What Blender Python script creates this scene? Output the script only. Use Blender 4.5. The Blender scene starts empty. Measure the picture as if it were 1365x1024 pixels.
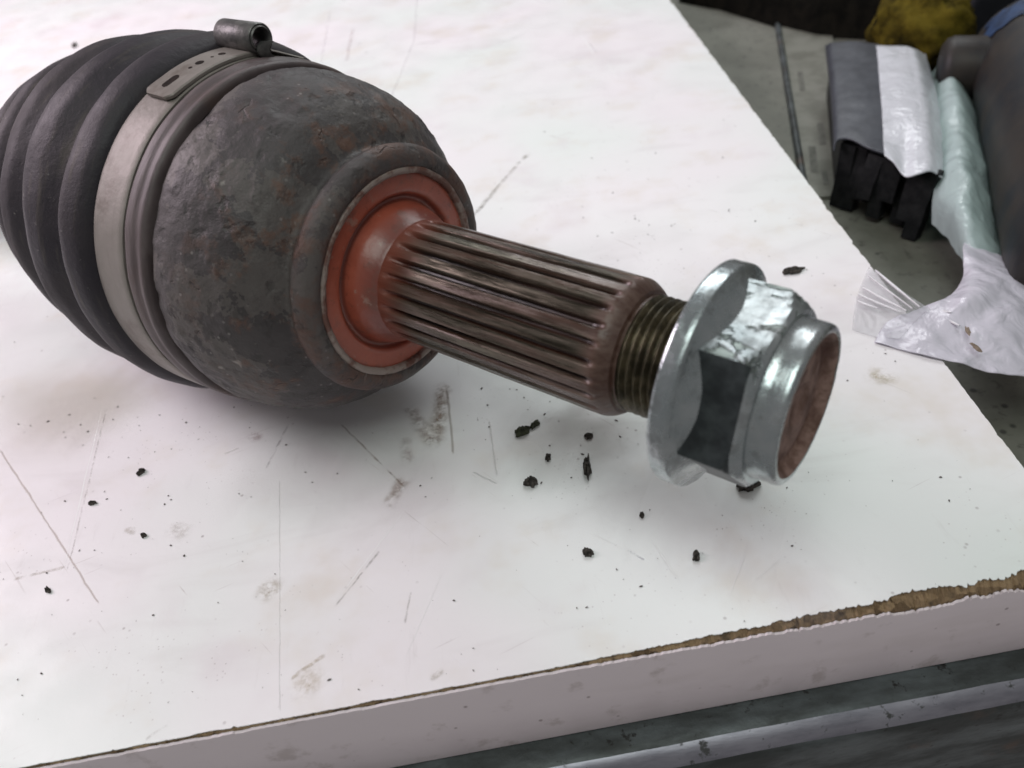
import bpy, bmesh, math, random
import numpy as np
from mathutils import Vector, Matrix, noise as mnoise
random.seed(7); rng = np.random.default_rng(7)
MM = 0.001
sc = bpy.context.scene
COL = sc.collection

# ---------------------------------------------------------------- camera
F_PX, PITCH, ROLL, CAM_H = 1085.8, 0.70916, -0.15300, 144.32      # focal (px of 1365), rad, rad, mm
IW, IH = 1365.0, 1024.0
_cp, _sp = math.cos(PITCH), math.sin(PITCH)
FWD = Vector((0, _cp, -_sp)); _u0 = Vector((0, _sp, _cp)); _r0 = Vector((1, 0, 0))
RGT = _r0*math.cos(ROLL) + _u0*math.sin(ROLL)
UPV = -_r0*math.sin(ROLL) + _u0*math.cos(ROLL)
CAMP = Vector((0, 0, CAM_H))
cd = bpy.data.cameras.new('camera'); cam = bpy.data.objects.new('camera', cd); COL.objects.link(cam)
cd.sensor_width = 36; cd.lens = F_PX/IW*36; cd.clip_start = 0.005; cd.clip_end = 20
m3 = Matrix((RGT, UPV, -FWD)).transposed()
cam.matrix_world = Matrix.Translation(CAMP*MM) @ m3.to_4x4()
cd.dof.use_dof = True; cd.dof.focus_distance = 0.185; cd.dof.aperture_fstop = 18
sc.camera = cam

# ---------------------------------------------------------------- world, lamps, exposure
w = bpy.data.worlds.new('World'); sc.world = w; w.use_nodes = True
bg = w.node_tree.nodes['Background']; bg.inputs[0].default_value = (1.0, 0.965, 0.965, 1); bg.inputs[1].default_value = 0.25
def area(name, loc, target, size, power, col):
    l = bpy.data.lights.new(name, 'AREA'); l.shape = 'RECTANGLE'; l.size, l.size_y = size; l.energy = power; l.color = col
    o = bpy.data.objects.new(name, l); COL.objects.link(o); o.location = loc
    o.rotation_euler = (Vector(target)-Vector(loc)).to_track_quat('-Z', 'Y').to_euler(); return o
area('overhead_lamp', (-0.08, -0.20, 0.88), (0.0, 0.15, 0), (0.50, 0.48), 3.5, (0.915, 1.0, 0.94))
area('back_window_lamp', (0.22, 0.95, 0.72), (0.02, 0.16, 0), (0.55, 0.34), 3.9, (0.95, 0.985, 1.0))
area('left_lamp', (-0.72, 0.46, 0.50), (-0.24, 0.30, 0), (0.40, 0.40), 6.4, (1.0, 0.84, 0.93))
sc.cycles.max_bounces = 6; sc.cycles.diffuse_bounces = 2; sc.cycles.glossy_bounces = 2; sc.cycles.adaptive_threshold = 0.03; sc.cycles.filter_width = 1.6
sc.view_settings.view_transform = 'Standard'; sc.view_settings.look = 'None'
sc.view_settings.exposure = -0.08; sc.view_settings.gamma = 1.0; sc.view_settings.use_curve_mapping = False

def at(px, py, z=0.0):
    """point (mm) on the level z that the photograph shows at this pixel"""
    ray = FWD*F_PX + RGT*(px-IW/2) - UPV*(py-IH/2)
    return CAMP + ray*((z-CAM_H)/ray.z)

# ---------------------------------------------------------------- node helpers
class NT:
    def __init__(s, name):
        s.m = bpy.data.materials.new(name); s.m.use_nodes = True; s.t = s.m.node_tree
        s.b = s.t.nodes['Principled BSDF']; s.out = s.t.nodes['Material Output']
        s.tc = s.t.nodes.new('ShaderNodeTexCoord'); s.co = s.tc.outputs['Object']
    def n(s, typ, **k):
        nd = s.t.nodes.new('ShaderNode'+typ)
        for a, v in k.items(): setattr(nd, a, v)
        return nd
    def put(s, sock, v):
        if isinstance(v, bpy.types.NodeSocket): s.t.links.new(v, sock)
        else:
            if isinstance(v, (tuple, list)) and len(v) == 3 and sock.type == 'RGBA': v = (*v, 1)
            sock.default_value = v
    def noise(s, scale, detail=3, rough=0.55, dist=0.0, co=None, col=False):
        nd = s.n('TexNoise'); nd.inputs['Scale'].default_value = scale; nd.inputs['Detail'].default_value = detail
        nd.inputs['Roughness'].default_value = rough; nd.inputs['Distortion'].default_value = dist
        s.put(nd.inputs['Vector'], co or s.co); return nd.outputs['Color' if col else 'Fac']
    def vor(s, scale, feature='F1', co=None, out='Distance'):
        nd = s.n('TexVoronoi', feature=feature); nd.inputs['Scale'].default_value = scale
        s.put(nd.inputs['Vector'], co or s.co); return nd.outputs[out]
    def rng(s, v, a, b, c=0.0, d=1.0, smooth=True):
        nd = s.n('MapRange'); nd.interpolation_type = 'SMOOTHSTEP' if smooth else 'LINEAR'
        s.put(nd.inputs[0], v)
        for i, q in enumerate((a, b, c, d)): nd.inputs[1+i].default_value = q
        return nd.outputs[0]
    def math(s, op, a, b=None, c=None, clamp=False):
        nd = s.n('Math', operation=op); nd.use_clamp = clamp
        for i, q in enumerate((a, b, c)):
            if q is not None: s.put(nd.inputs[i], q)
        return nd.outputs[0]
    def vm(s, op, a, b=None, scale=None, out=0):
        nd = s.n('VectorMath', operation=op); s.put(nd.inputs[0], a)
        if b is not None: s.put(nd.inputs[1], b)
        if scale is not None: s.put(nd.inputs['Scale'], scale)
        return nd.outputs[out]
    def mix(s, f, a, b, blend='MIX'):
        nd = s.n('Mix', data_type='RGBA', blend_type=blend); nd.clamp_factor = True
        s.put(nd.inputs[0], f); s.put(nd.inputs[6], a); s.put(nd.inputs[7], b); return nd.outputs[2]
    def bump(s, h, dist, strength=1.0, normal=None):
        nd = s.n('Bump'); nd.inputs['Strength'].default_value = strength; nd.inputs['Distance'].default_value = dist
        s.put(nd.inputs['Height'], h)
        if normal: s.put(nd.inputs['Normal'], normal)
        return nd.outputs[0]
    def stretch(s, sx, sy, sz):
        return s.vm('MULTIPLY', s.co, (sx, sy, sz))
    def fin(s, col=None, rough=None, metal=None, normal=None, **k):
        I = s.b.inputs
        if col is not None: s.put(I['Base Color'], col)
        if rough is not None: s.put(I['Roughness'], rough)
        if metal is not None: s.put(I['Metallic'], metal)
        if normal is not None: s.put(I['Normal'], normal)
        for a, v in k.items(): s.put(I[a.replace('_', ' ')], v)
        return s.m
MAT = {}

# ---- laminate: white melamine, with stains, specks and the scratches the photograph shows
SCRATCHES = []                               # scratches and smears on the laminate: ends (mm), half width, soft rim, colour, strength, brokenness
def make_laminate():
    t = NT('white_laminate')
    base = t.mix(t.rng(t.noise(9, 2), .35, .65), (.81, .78, .80), (.755, .80, .775))
    base = t.mix(t.math('MULTIPLY', t.rng(t.noise(33, 4, .6), .50, .74), .50), base, (.66, .60, .52))
    smg = t.noise(60, 4, .6, .8, co=t.vm('MULTIPLY', t.vm('ADD', t.co, (.3, .9, 0)), (.35, 1.0, 1)))
    base = t.mix(t.math('MULTIPLY', t.rng(smg, .54, .72), .16), base, (.52, .49, .48))
    base = t.mix(t.math('MULTIPLY', t.rng(t.noise(24, 3, .6, co=t.vm('ADD', t.co, (3, 1, 0))), .56, .72), .35), base, (.64, .57, .60))
    # fine directional scuffing
    sc1 = t.noise(300, 4, .7, co=t.vm('MULTIPLY', t.co, (1.0, .16, 1)))
    base = t.mix(t.math('MULTIPLY', t.rng(sc1, .60, .78), .22), base, (.50, .47, .46))
    for ang, ofs, col, amt in ((.9, .0, (.42, .38, .36), .50), (-.35, 2.0, (.45, .40, .40), .45)):
        mp = t.n('Mapping'); mp.inputs['Rotation'].default_value = (0, 0, ang); mp.inputs['Location'].default_value = (ofs, ofs*.7, 0); t.put(mp.inputs[0], t.co)
        ln = t.noise(900, 2, .5, .15, co=t.vm('MULTIPLY', mp.outputs[0], (.035, 1, 1)))
        base = t.mix(t.math('MULTIPLY', t.math('MULTIPLY', t.rng(ln, .69, .75), t.rng(smg, .46, .62)), amt), base, col)
    def seg(a, b, width, soft, col, amt, broken=0.0): SCRATCHES.append((at(*a), at(*b), width, soft, col, amt, broken))
    dk, br, wh = (.20, .17, .15), (.34, .24, .17), (.86, .86, .86)
    seg((150, 520), (40, 585), 3, 22, (.55, .50, .42), .45, .6)
    seg((20, 520), (170, 545), 2, 18, (.60, .55, .47), .40, .6)
    seg((0, 600), (132, 805), .10, .22, br, .75)
    seg((136, 545), (82, 770), .28, .35, wh, .9)
    seg((142, 545), (90, 760), .05, .30, (.45, .42, .40), .5, .8)
    seg((20, 772), (86, 756), .25, .4, (.45, .38, .32), .55, .4)
    seg((373, 640), (373, 950), .05, .14, (.45, .43, .42), .5)
    seg((541, 678), (440, 812), .18, .3, wh, .8)
    seg((505, 735), (447, 808), .10, .3, dk, .55, .8)
    seg((597, 745), (535, 890), .10, .25, wh, .6)
    seg((548, 790), (540, 830), .1, .3, dk, .5, .9)
    seg((455, 566), (540, 650), .12, .25, br, .7, .3)
    seg((538, 640), (520, 672), .8, 2.2, (.36, .27, .22), .7, .9)
    seg((592, 515), (578, 590), .8, 2.6, (.33, .24, .18), .8, .8)
    seg((596, 520), (604, 605), .14, .35, (.25, .18, .13), .8, .2)
    seg((545, 545), (580, 590), .8, 2.0, (.40, .30, .26), .6, .8)
    seg((540, 585), (545, 615), .5, 1.6, (.42, .30, .28), .5, .8)
    seg((652, 560), (662, 635), .08, .25, (.45, .40, .40), .6)
    seg((630, 630), (662, 645), .08, .25, (.40, .36, .36), .6)
    seg((627, 290), (703, 205), .25, 1.0, (.40, .37, .33), .75, .6)
    seg((627, 292), (655, 262), .15, .6, dk, .7, .6)
    seg((556, -5), (552, 55), .12, .25, (.48, .42, .46), .7)
    seg((552, 55), (518, 138), .12, .25, (.48, .42, .46), .7)
    seg((555, 58), (586, 56), .2, .5, (.5, .46, .45), .6, .5)
    seg((440, 15), (428, 85), .12, .4, (.5, .44, .48), .6, .6)
    seg((470, 40), (462, 80), .3, 1.0, (.5, .38, .38), .6, .9)
    seg((772, 42), (795, 78), .5, .6, wh, .8); seg((785, 58), (796, 70), .05, .4, (.5, .5, .55), .6)
    seg((805, 78), (828, 112), .5, .6, wh, .8)
    seg((860, 20), (890, 42), .5, .6, wh, .7)
    seg((665, 58), (720, 35), .5, .6, wh, .5)
    seg((778, 706), (835, 733), .12, .3, wh, .8)
    seg((838, 734), (858, 746), .1, .3, (.4, .38, .45), .6, .5)
    seg((905, 775), (868, 720), .3, .5, wh, .5); seg((1005, 775), (1040, 745), .12, .3, wh, .6)
    seg((970, 800), (1000, 720), .12, .3, wh, .5)
    seg((432, 875), (390, 905), .2, .5, (.45, .36, .24), .7, .6)
    seg((400, 905), (420, 915), 1.2, 4, (.60, .52, .40), .6, .5)
    seg((352, 782), (366, 790), 1.0, 2.2, (.50, .44, .34), .7, .9)
    seg((226, 965), (195, 985), .1, .35, (.42, .38, .34), .5, .4)
    seg((590, 895), (575, 905), .3, .7, (.42, .38, .30), .6, .8)
    seg((168, 705), (180, 710), .4, 1.0, (.5, .45, .38), .6, .6)
    seg((230, 705), (245, 712), .8, 2.5, (.58, .54, .5), .5, .5)
    seg((335, 580), (345, 585), .6, 1.5, (.45, .33, .33), .6, .7)
    seg((385, 565), (355, 625), .12, .4, (.42, .37, .40), .5, .5)
    seg((300, 605), (318, 598), .1, .3, (.45, .38, .33), .6)
    seg((690, 585), (800, 610), 3, 14, (.45, .41, .39), .45, .7)
    seg((740, 560), (830, 590), 2, 9, (.40, .36, .33), .45, .8)
    seg((420, 590), (560, 620), 4, 16, (.58, .52, .54), .40, .4)
    seg((470, 660), (330, 640), 3, 14, (.60, .56, .57), .35, .5)
    seg((820, 660), (960, 690), 3, 14, (.55, .49, .51), .40, .5)
    seg((995, 770), (1060, 705), 3, 18, (.66, .58, .62), .35)
    seg((1160, 500), (1190, 505), .8, 3, (.55, .48, .34), .6, .7)
    # specks of grit ground into the surface
    sp = t.vor(190); spk = t.math('MULTIPLY', t.rng(sp, .10, .03), t.rng(t.noise(60, 3), .46, .62))
    base = t.mix(t.math('MULTIPLY', spk, .6), base, (.26, .22, .22))
    sp2 = t.vor(620, co=t.vm('ADD', t.co, (.7, .2, 0))); spk2 = t.math('MULTIPLY', t.rng(sp2, .16, .05), t.rng(t.noise(45, 3, co=t.vm('ADD', t.co, (2, 5, 0))), .50, .64))
    base = t.mix(t.math('MULTIPLY', spk2, .45), base, (.34, .3, .3))
    rough = t.math('ADD', t.rng(t.noise(70, 4), .3, .7, .34, .56), t.math('MULTIPLY', t.rng(smg, .5, .7), .15))
    nb = t.bump(t.noise(900, 3), .00006, .35)
    return t.fin(base, rough, normal=nb, Specular_IOR_Level=.35)
MAT['laminate'] = make_laminate()

def make_chip():
    t = NT('raw_chipboard')
    a = t.vor(420, out='Color', co=t.stretch(.6, 1, 1.3)); f = t.n('RGBToBW'); t.put(f.inputs[0], a)
    c = t.mix(f.outputs[0], (.13, .08, .045), (.42, .29, .17))
    c = t.mix(t.math('MULTIPLY', t.rng(t.noise(300, 3), .54, .7), .7), c, (.07, .05, .035))
    return t.fin(c, .9, normal=t.bump(t.noise(900, 4, .7), .0006, 1))
MAT['chip'] = make_chip()
def make_band():
    t = NT('edge_banding')
    c = t.mix(t.noise(14, 4, .6), (.80, .70, .735), (.73, .65, .685))
    c = t.mix(t.math('MULTIPLY', t.rng(t.noise(120, 4, .65), .56, .72), .5), c, (.40, .33, .31))
    c = t.mix(t.math('MULTIPLY', t.rng(t.noise(38, 4, .65, co=t.stretch(.3, 1, 1)), .5, .7), .35), c, (.55, .47, .46))
    c = t.mix(t.math('MULTIPLY', t.rng(t.vor(170), .10, .04), .6), c, (.16, .10, .10))
    return t.fin(c, .5, normal=t.bump(t.noise(60, 4), .0004, .5))
MAT['band_edge'] = make_band()

def make_steel_rail():
    t = NT('worn_black_steel')
    n1 = t.noise(90, 5, .65, co=t.stretch(.35, 1, 1)); n2 = t.noise(320, 4, .7)
    c = t.mix(t.rng(n1, .35, .68), (.030, .034, .033), (.10, .115, .12))
    c = t.mix(t.rng(n2, .60, .70), c, (.012, .011, .010))
    c = t.mix(t.math('MULTIPLY', t.rng(t.noise(55, 3, co=t.vm('ADD', t.co, (4, 0, 0))), .60, .72), .7), c, (.11, .065, .045))
    # bare metal where the bend is rubbed (edge height)
    sp = t.n('SeparateXYZ'); t.put(sp.inputs[0], t.co)
    return t.fin(c, t.rng(n1, .3, .7, .55, .38), .25, t.bump(n2, .0003, .5))
MAT['rail'] = make_steel_rail()
def make_bare():
    t = NT('rubbed_bare_steel')
    n1 = t.noise(120, 5, .7, co=t.stretch(.25, 1, 1)); n2 = t.noise(300, 4, .7)
    wear = t.rng(n2, .58, .68)
    c = t.mix(t.rng(n1, .3, .7), (.34, .335, .38), (.17, .17, .20)); c = t.mix(wear, c, (.05, .05, .05))
    return t.fin(c, t.mix(wear, (.45, .45, .45), (.65, .65, .65)), t.math('SUBTRACT', .85, t.math('MULTIPLY', wear, .7)), t.bump(n1, .0003, .5))
MAT['bare'] = make_bare()
def make_bench():
    t = NT('grimy_grey_green_metal')
    n1 = t.noise(26, 5, .65); n2 = t.noise(220, 4, .7)
    c = t.mix(t.rng(n1, .3, .7), (.115, .115, .092), (.205, .205, .175))
    c = t.mix(t.math('MULTIPLY', t.rng(n2, .54, .7), .7), c, (.06, .055, .048))
    c = t.mix(t.math('MULTIPLY', t.rng(t.vor(120), .16, .06), .8), c, (.03, .028, .027))
    return t.fin(c, t.rng(n1, .3, .7, .5, .75), .0, t.bump(n2, .0005, .6))
MAT['bench'] = make_bench()

def make_bell():
    t = NT('dirty_forged_steel')
    n1 = t.noise(55, 5, .6); n2 = t.noise(380, 4, .7); n3 = t.noise(130, 5, .65, co=t.vm('ADD', t.co, (1, 2, 3)))
    sp = t.n('SeparateXYZ'); t.put(sp.inputs[0], t.co); X = sp.outputs[0]
    c = t.mix(t.rng(n1, .32, .68), (.044, .038, .039), (.074, .066, .066))
    fl = t.n('RGBToBW'); t.put(fl.inputs[0], t.vor(95, out='Color', co=t.vm('ADD', t.co, t.vm('SCALE', t.noise(140, 4, .7, col=True), scale=.022))))
    c = t.mix(t.rng(fl.outputs[0], .58, .66, 0, .42), c, (.125, .110, .100)); c = t.mix(t.rng(fl.outputs[0], .36, .30, 0, .3), c, (.034, .029, .029))
    c = t.mix(t.math('MULTIPLY', t.rng(n2, .52, .72), .55), c, (.035, .032, .031))
    # pale scuffed paint dust
    c = t.mix(t.math('MULTIPLY', t.rng(t.vor(110, co=t.vm('ADD', t.co, t.vm('SCALE', t.noise(200, 2, col=True), scale=.01))), .13, .05), t.rng(n3, .42, .6)), c, (.30, .28, .26))
    # rust, mostly on the shoulder towards the stub
    near = t.rng(X, -.034, -.008)
    rust = t.math('MULTIPLY', t.rng(n3, .50, .64), t.math('ADD', .06, t.math('MULTIPLY', near, .62)))
    c = t.mix(rust, c, t.mix(n2, (.085, .040, .026), (.15, .072, .046)))
    lip = t.math('MULTIPLY', t.rng(X, -.0085, -.005), t.rng(n3, .42, .62, .05, .7))
    c = t.mix(lip, c, (.095, .055, .045))
    cr = t.vor(75, 'DISTANCE_TO_EDGE', co=t.vm('ADD', t.co, t.vm('SCALE', t.noise(120, 3, col=True), scale=.012)))
    crack = t.math('MULTIPLY', t.rng(cr, .035, .0), t.rng(n3, .55, .65))
    c = t.mix(t.math('MULTIPLY', crack, .8), c, (.012, .011, .011))
    pit = t.rng(t.vor(170, co=t.vm('ADD', t.co, t.vm('SCALE', t.noise(260, 3, col=True), scale=.006))), .10, .34)
    c = t.mix(t.math('MULTIPLY', t.math('SUBTRACT', 1.0, pit), .45), c, (.03, .027, .026))
    b = t.bump(n2, .0005, .6); b = t.bump(n3, .0009, .5, b); b = t.bump(pit, .0004, .6, b); b = t.bump(t.rng(fl.outputs[0], .57, .62), .00035, .8, b); b = t.bump(t.math('SUBTRACT', 1.0, crack), .0005, .6, b)
    c = t.mix(t.math('MULTIPLY', t.rng(t.vor(330), .14, .06), t.rng(n1, .40, .60, .1, .6)), c, (.24, .22, .21))
    return t.fin(c, t.rng(n1, .3, .7, .50, .68), .05, b, Specular_IOR_Level=.38)
MAT['bell'] = make_bell()
def make_boot():
    t = NT('dusty_black_rubber')
    n1 = t.noise(45, 4, .6); n2 = t.noise(420, 3, .7)
    st = t.noise(400, 4, .6, co=t.stretch(1, .12, .12))
    c = t.mix(t.rng(n1, .35, .65), (.016, .013, .018), (.027, .022, .025))
    c = t.mix(t.math('MULTIPLY', t.rng(st, .52, .7), .5), c, (.066, .056, .044))
    c = t.mix(t.math('MULTIPLY', t.rng(n2, .66, .76), .6), c, (.16, .15, .14))
    b = t.bump(n2, .0003, .6)
    return t.fin(c, t.rng(n1, .3, .7, .52, .68), 0, b, Specular_IOR_Level=.32)
MAT['boot'] = make_boot()
def make_lip():
    t = NT('brown_stained_rubber')
    st = t.noise(500, 4, .6, co=t.stretch(1, .15, .15)); n = t.noise(60, 4)
    c = t.mix(t.rng(st, .35, .65), (.055, .040, .041), (.095, .074, .074)); c = t.mix(t.rng(n, .5, .7), c, (.07, .045, .04))
    return t.fin(c, .55, 0, t.bump(st, .0004, .6))
MAT['lip'] = make_lip()
def make_clamp():
    t = NT('dull_stainless_band')
    n1 = t.noise(50, 4, .6); st = t.noise(700, 4, .6, co=t.stretch(1, .08, .08)); n2 = t.noise(330, 3)
    c = t.mix(t.rng(n1, .3, .7), (.185, .165, .148), (.24, .218, .198))
    c = t.mix(t.math('MULTIPLY', t.rng(st, .5, .75), .35), c, (.13, .11, .10))
    c = t.mix(t.math('MULTIPLY', t.rng(t.noise(85, 5, .7), .50, .68), .6), c, (.105, .08, .065))
    return t.fin(c, t.rng(n1, .3, .7, .48, .6), .25, t.bump(n2, .0003, .5))
MAT['clamp'] = make_clamp()
def make_dark(name, c1, c2, rough, metal=0.0, scale=150, spec=.5):
    t = NT(name); t.b.inputs['Specular IOR Level'].default_value = spec; n = t.noise(scale, 4, .65)
    return t.fin(t.mix(t.rng(n, .35, .65), c1, c2), rough, metal, t.bump(t.noise(scale*3, 3), .0003, .5))
MAT['ear'] = make_dark('grimy_rolled_steel', (.055, .054, .053), (.12, .115, .11), .42, .35, 260)
MAT['slot'] = make_dark('slot_painted_shade', (.012, .009, .008), (.03, .02, .018), .9, 0, 150, .1)  # near-black plugs paint the shade inside the punched slots
def make_red():
    t = NT('red_oxide_primer')
    n1 = t.noise(70, 4, .6); n2 = t.noise(420, 4, .7)
    c = t.mix(t.rng(n1, .3, .7), (.27, .062, .037), (.37, .092, .054))
    c = t.mix(t.math('MULTIPLY', t.rng(n2, .56, .72), .55), c, (.10, .032, .022))
    sp = t.n('SeparateXYZ'); t.put(sp.inputs[0], t.co); X = sp.outputs[0]
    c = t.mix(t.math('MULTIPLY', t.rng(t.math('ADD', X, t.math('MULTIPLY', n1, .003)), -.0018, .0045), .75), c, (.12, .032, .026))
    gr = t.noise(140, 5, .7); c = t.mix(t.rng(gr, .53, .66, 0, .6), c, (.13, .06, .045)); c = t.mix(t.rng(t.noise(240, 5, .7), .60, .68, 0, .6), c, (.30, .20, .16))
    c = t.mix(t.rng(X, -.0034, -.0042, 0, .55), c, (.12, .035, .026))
    return t.fin(c, t.rng(n1, .3, .7, .30, .44), .0, t.bump(n2, .0002, .5), Specular_IOR_Level=.6)
MAT['red'] = make_red()
def make_rim():
    t = NT('scraped_rim'); n = t.noise(260, 5, .7)
    c = t.mix(t.rng(t.noise(90, 4, .7), .46, .58), (.27, .22, .195), (.13, .06, .045)); return t.fin(c, .6, .1, t.bump(n, .0005, .8))
MAT['rim'] = make_rim()
def make_spline():
    t = NT('rusted_spline_steel')
    sp = t.n('SeparateXYZ'); t.put(sp.inputs[0], t.co); X = sp.outputs[0]
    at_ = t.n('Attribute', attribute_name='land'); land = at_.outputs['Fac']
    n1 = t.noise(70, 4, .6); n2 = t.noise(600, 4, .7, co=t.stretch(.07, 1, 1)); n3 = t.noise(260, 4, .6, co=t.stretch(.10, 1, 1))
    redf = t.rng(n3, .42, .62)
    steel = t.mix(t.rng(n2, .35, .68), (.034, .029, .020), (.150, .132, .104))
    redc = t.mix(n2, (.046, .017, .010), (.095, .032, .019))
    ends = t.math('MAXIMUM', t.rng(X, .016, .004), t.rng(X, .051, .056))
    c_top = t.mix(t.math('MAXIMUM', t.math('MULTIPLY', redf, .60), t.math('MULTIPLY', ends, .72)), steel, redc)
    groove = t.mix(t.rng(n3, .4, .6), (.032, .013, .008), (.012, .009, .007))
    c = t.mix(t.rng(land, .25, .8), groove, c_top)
    c = t.mix(t.math('MULTIPLY', t.rng(t.math('ADD', X, t.math('MULTIPLY', n3, .010)), .018, .008), .85), c, (.20, .050, .030))
    met = t.math('MULTIPLY', t.rng(land, .45, .9), t.math('SUBTRACT', .9, t.math('MULTIPLY', t.math('MAXIMUM', redf, ends), .8)))
    return t.fin(c, t.math('ADD', t.rng(n2, .3, .7, .17, .38), t.math('MULTIPLY', ends, .16)), met, t.bump(n2, .00035, .6), Specular_IOR_Level=.6)
MAT['spline'] = make_spline()
MAT['thread'] = make_dark('oily_thread_steel', (.045, .038, .024), (.125, .105, .066), .30, .7, 300)
def make_zinc(name, scuff):
    t = NT(name)
    n1 = t.noise(90, 4, .6); n2 = t.noise(650, 4, .7); n3 = t.noise(260, 5, .65, co=t.vm('ADD', t.co, (5, 1, 0)))
    c = t.mix(t.rng(n1, .3, .7), (.34, .385, .395), (.47, .50, .505))
    c = t.mix(t.math('MULTIPLY', t.rng(n3, .52, .66), .55), c, (.22, .235, .235))
    c = t.mix(t.math('MULTIPLY', t.rng(n2, .64, .74), .7), c, (.10, .08, .06))
    rough = t.rng(n3, .3, .7, .17, .34)
    turn = t.noise(900, 3, .6, co=t.stretch(1, .05, .05))
    b = t.bump(turn, .00010, .5, t.bump(n2, .00015, .5))
    if scuff:
        sp = t.n('SeparateXYZ'); t.put(sp.inputs[0], t.co)
        up = t.rng(sp.outputs[2], .0565, .0605)           # the worn flat on the upper side
        ch = t.noise(230, 4, .65, .6, co=t.stretch(.45, 1, 1.6)); gouge = t.math('MULTIPLY', t.rng(ch, .57, .63), up)
        c = t.mix(t.math('MULTIPLY', gouge, .8), c, (.17, .20, .18)); b = t.bump(t.math('SUBTRACT', 1.0, gouge), .0007, .9, b)
        rough = t.math('ADD', rough, t.math('MULTIPLY', up, .12))
    return t.fin(c, rough, .92, b)
MAT['zinc'] = make_zinc('zinc_plated_steel', False)
MAT['hex'] = make_zinc('wrench_worn_zinc', True)
MAT['dark_flat'] = make_dark('dark_hex_steel', (.022, .027, .029), (.060, .072, .074), .36, .5, 140)  # darker steel colour for the near-side and lower hex flats
def make_rusthole():
    t = NT('rusty_bore'); n = t.noise(260, 5, .7); n2 = t.noise(80, 3)
    c = t.mix(t.rng(n, .35, .65), (.13, .075, .058), (.29, .19, .16)); c = t.mix(t.math('MULTIPLY', t.rng(n2, .5, .66), .8), c, (.09, .045, .036))
    return t.fin(c, .75, .0, t.bump(n, .0006, .8), Specular_IOR_Level=.25)
MAT['bore'] = make_rusthole()

# ---------------------------------------------------------------- mesh helpers
def tag(o, label=None, cat=None, group=None, kind=None):
    if label: o['label'] = label
    if cat: o['category'] = cat
    if group: o['group'] = group
    if kind: o['kind'] = kind
    return o
def empty(name, loc_mm=(0, 0, 0)):
    o = bpy.data.objects.new(name, None); COL.objects.link(o); o.location = Vector(loc_mm)*MM
    o.empty_display_size = .01; return o
def build(name, verts, faces, mat, parent=None, smooth=True, sharp=None, origin=None):
    """verts in mm; when origin (mm) is given the object stands there"""
    off = Vector(origin) if origin is not None else Vector((0, 0, 0))
    me = bpy.data.meshes.new(name)
    me.from_pydata([((v[0]-off.x)*MM, (v[1]-off.y)*MM, (v[2]-off.z)*MM) for v in verts], [], faces); me.update()
    bm = bmesh.new(); bm.from_mesh(me); bmesh.ops.recalc_face_normals(bm, faces=bm.faces)
    for f in bm.faces: f.smooth = smooth
    if sharp:
        a = math.radians(sharp)
        for e in bm.edges:
            if len(e.link_faces) == 2 and e.calc_face_angle(0) > a: e.smooth = False
    bm.to_mesh(me); bm.free()
    mats = mat if isinstance(mat, (list, tuple)) else [mat]
    for m in mats: me.materials.append(MAT[m] if isinstance(m, str) else m)
    o = bpy.data.objects.new(name, me); COL.objects.link(o)
    if parent: o.parent = parent
    if origin is not None: o.location = off*MM
    return o
def grid_faces(nr, nc, wrap=True):
    f = []
    for i in range(nr-1):
        for j in range(nc if wrap else nc-1):
            k = (j+1) % nc; f.append((i*nc+j, i*nc+k, (i+1)*nc+k, (i+1)*nc+j))
    return f
def dense(prof, step):
    """linear resample of an (s, r) polyline, keeping its corners"""
    out = [prof[0]]
    for (a, b), (c, d) in zip(prof, prof[1:]):
        n = max(1, int(math.hypot(c-a, d-b)/step))
        out += [(a+(c-a)*k/n, b+(d-b)*k/n) for k in range(1, n+1)]
    return out
def smooth_prof(prof, step, it=3):
    p = dense(prof, step)
    for _ in range(it):
        p = [p[0]] + [((p[i-1][0]+2*p[i][0]+p[i+1][0])/4, (p[i-1][1]+2*p[i][1]+p[i+1][1])/4) for i in range(1, len(p)-1)] + [p[-1]]
    return p
def box_verts(x0, x1, y0, y1, z0, z1):
    v = [(x, y, z) for z in (z0, z1) for y in (y0, y1) for x in (x0, x1)]
    return v, [(0, 1, 3, 2), (4, 6, 7, 5), (0, 4, 5, 1), (2, 3, 7, 6), (0, 2, 6, 4), (1, 5, 7, 3)]
def nz(x, y=0.0, z=0.0): return mnoise.noise(Vector((x, y, z)))
def fbm(x, y=0.0, z=0.0):
    return nz(x, y, z) + .5*nz(2.1*x+7, 2.1*y, 2.1*z) + .25*nz(4.3*x, 4.3*y+3, 4.3*z)

# ================================================================ SETTING: bench
BT = -27.0                                   # level of the bench top under the board (mm)
v, f = box_verts(-900, 900, 90, 1200, BT-30, BT)
tag(build('bench_top', v, f, 'bench', smooth=False), kind='structure')
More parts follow.
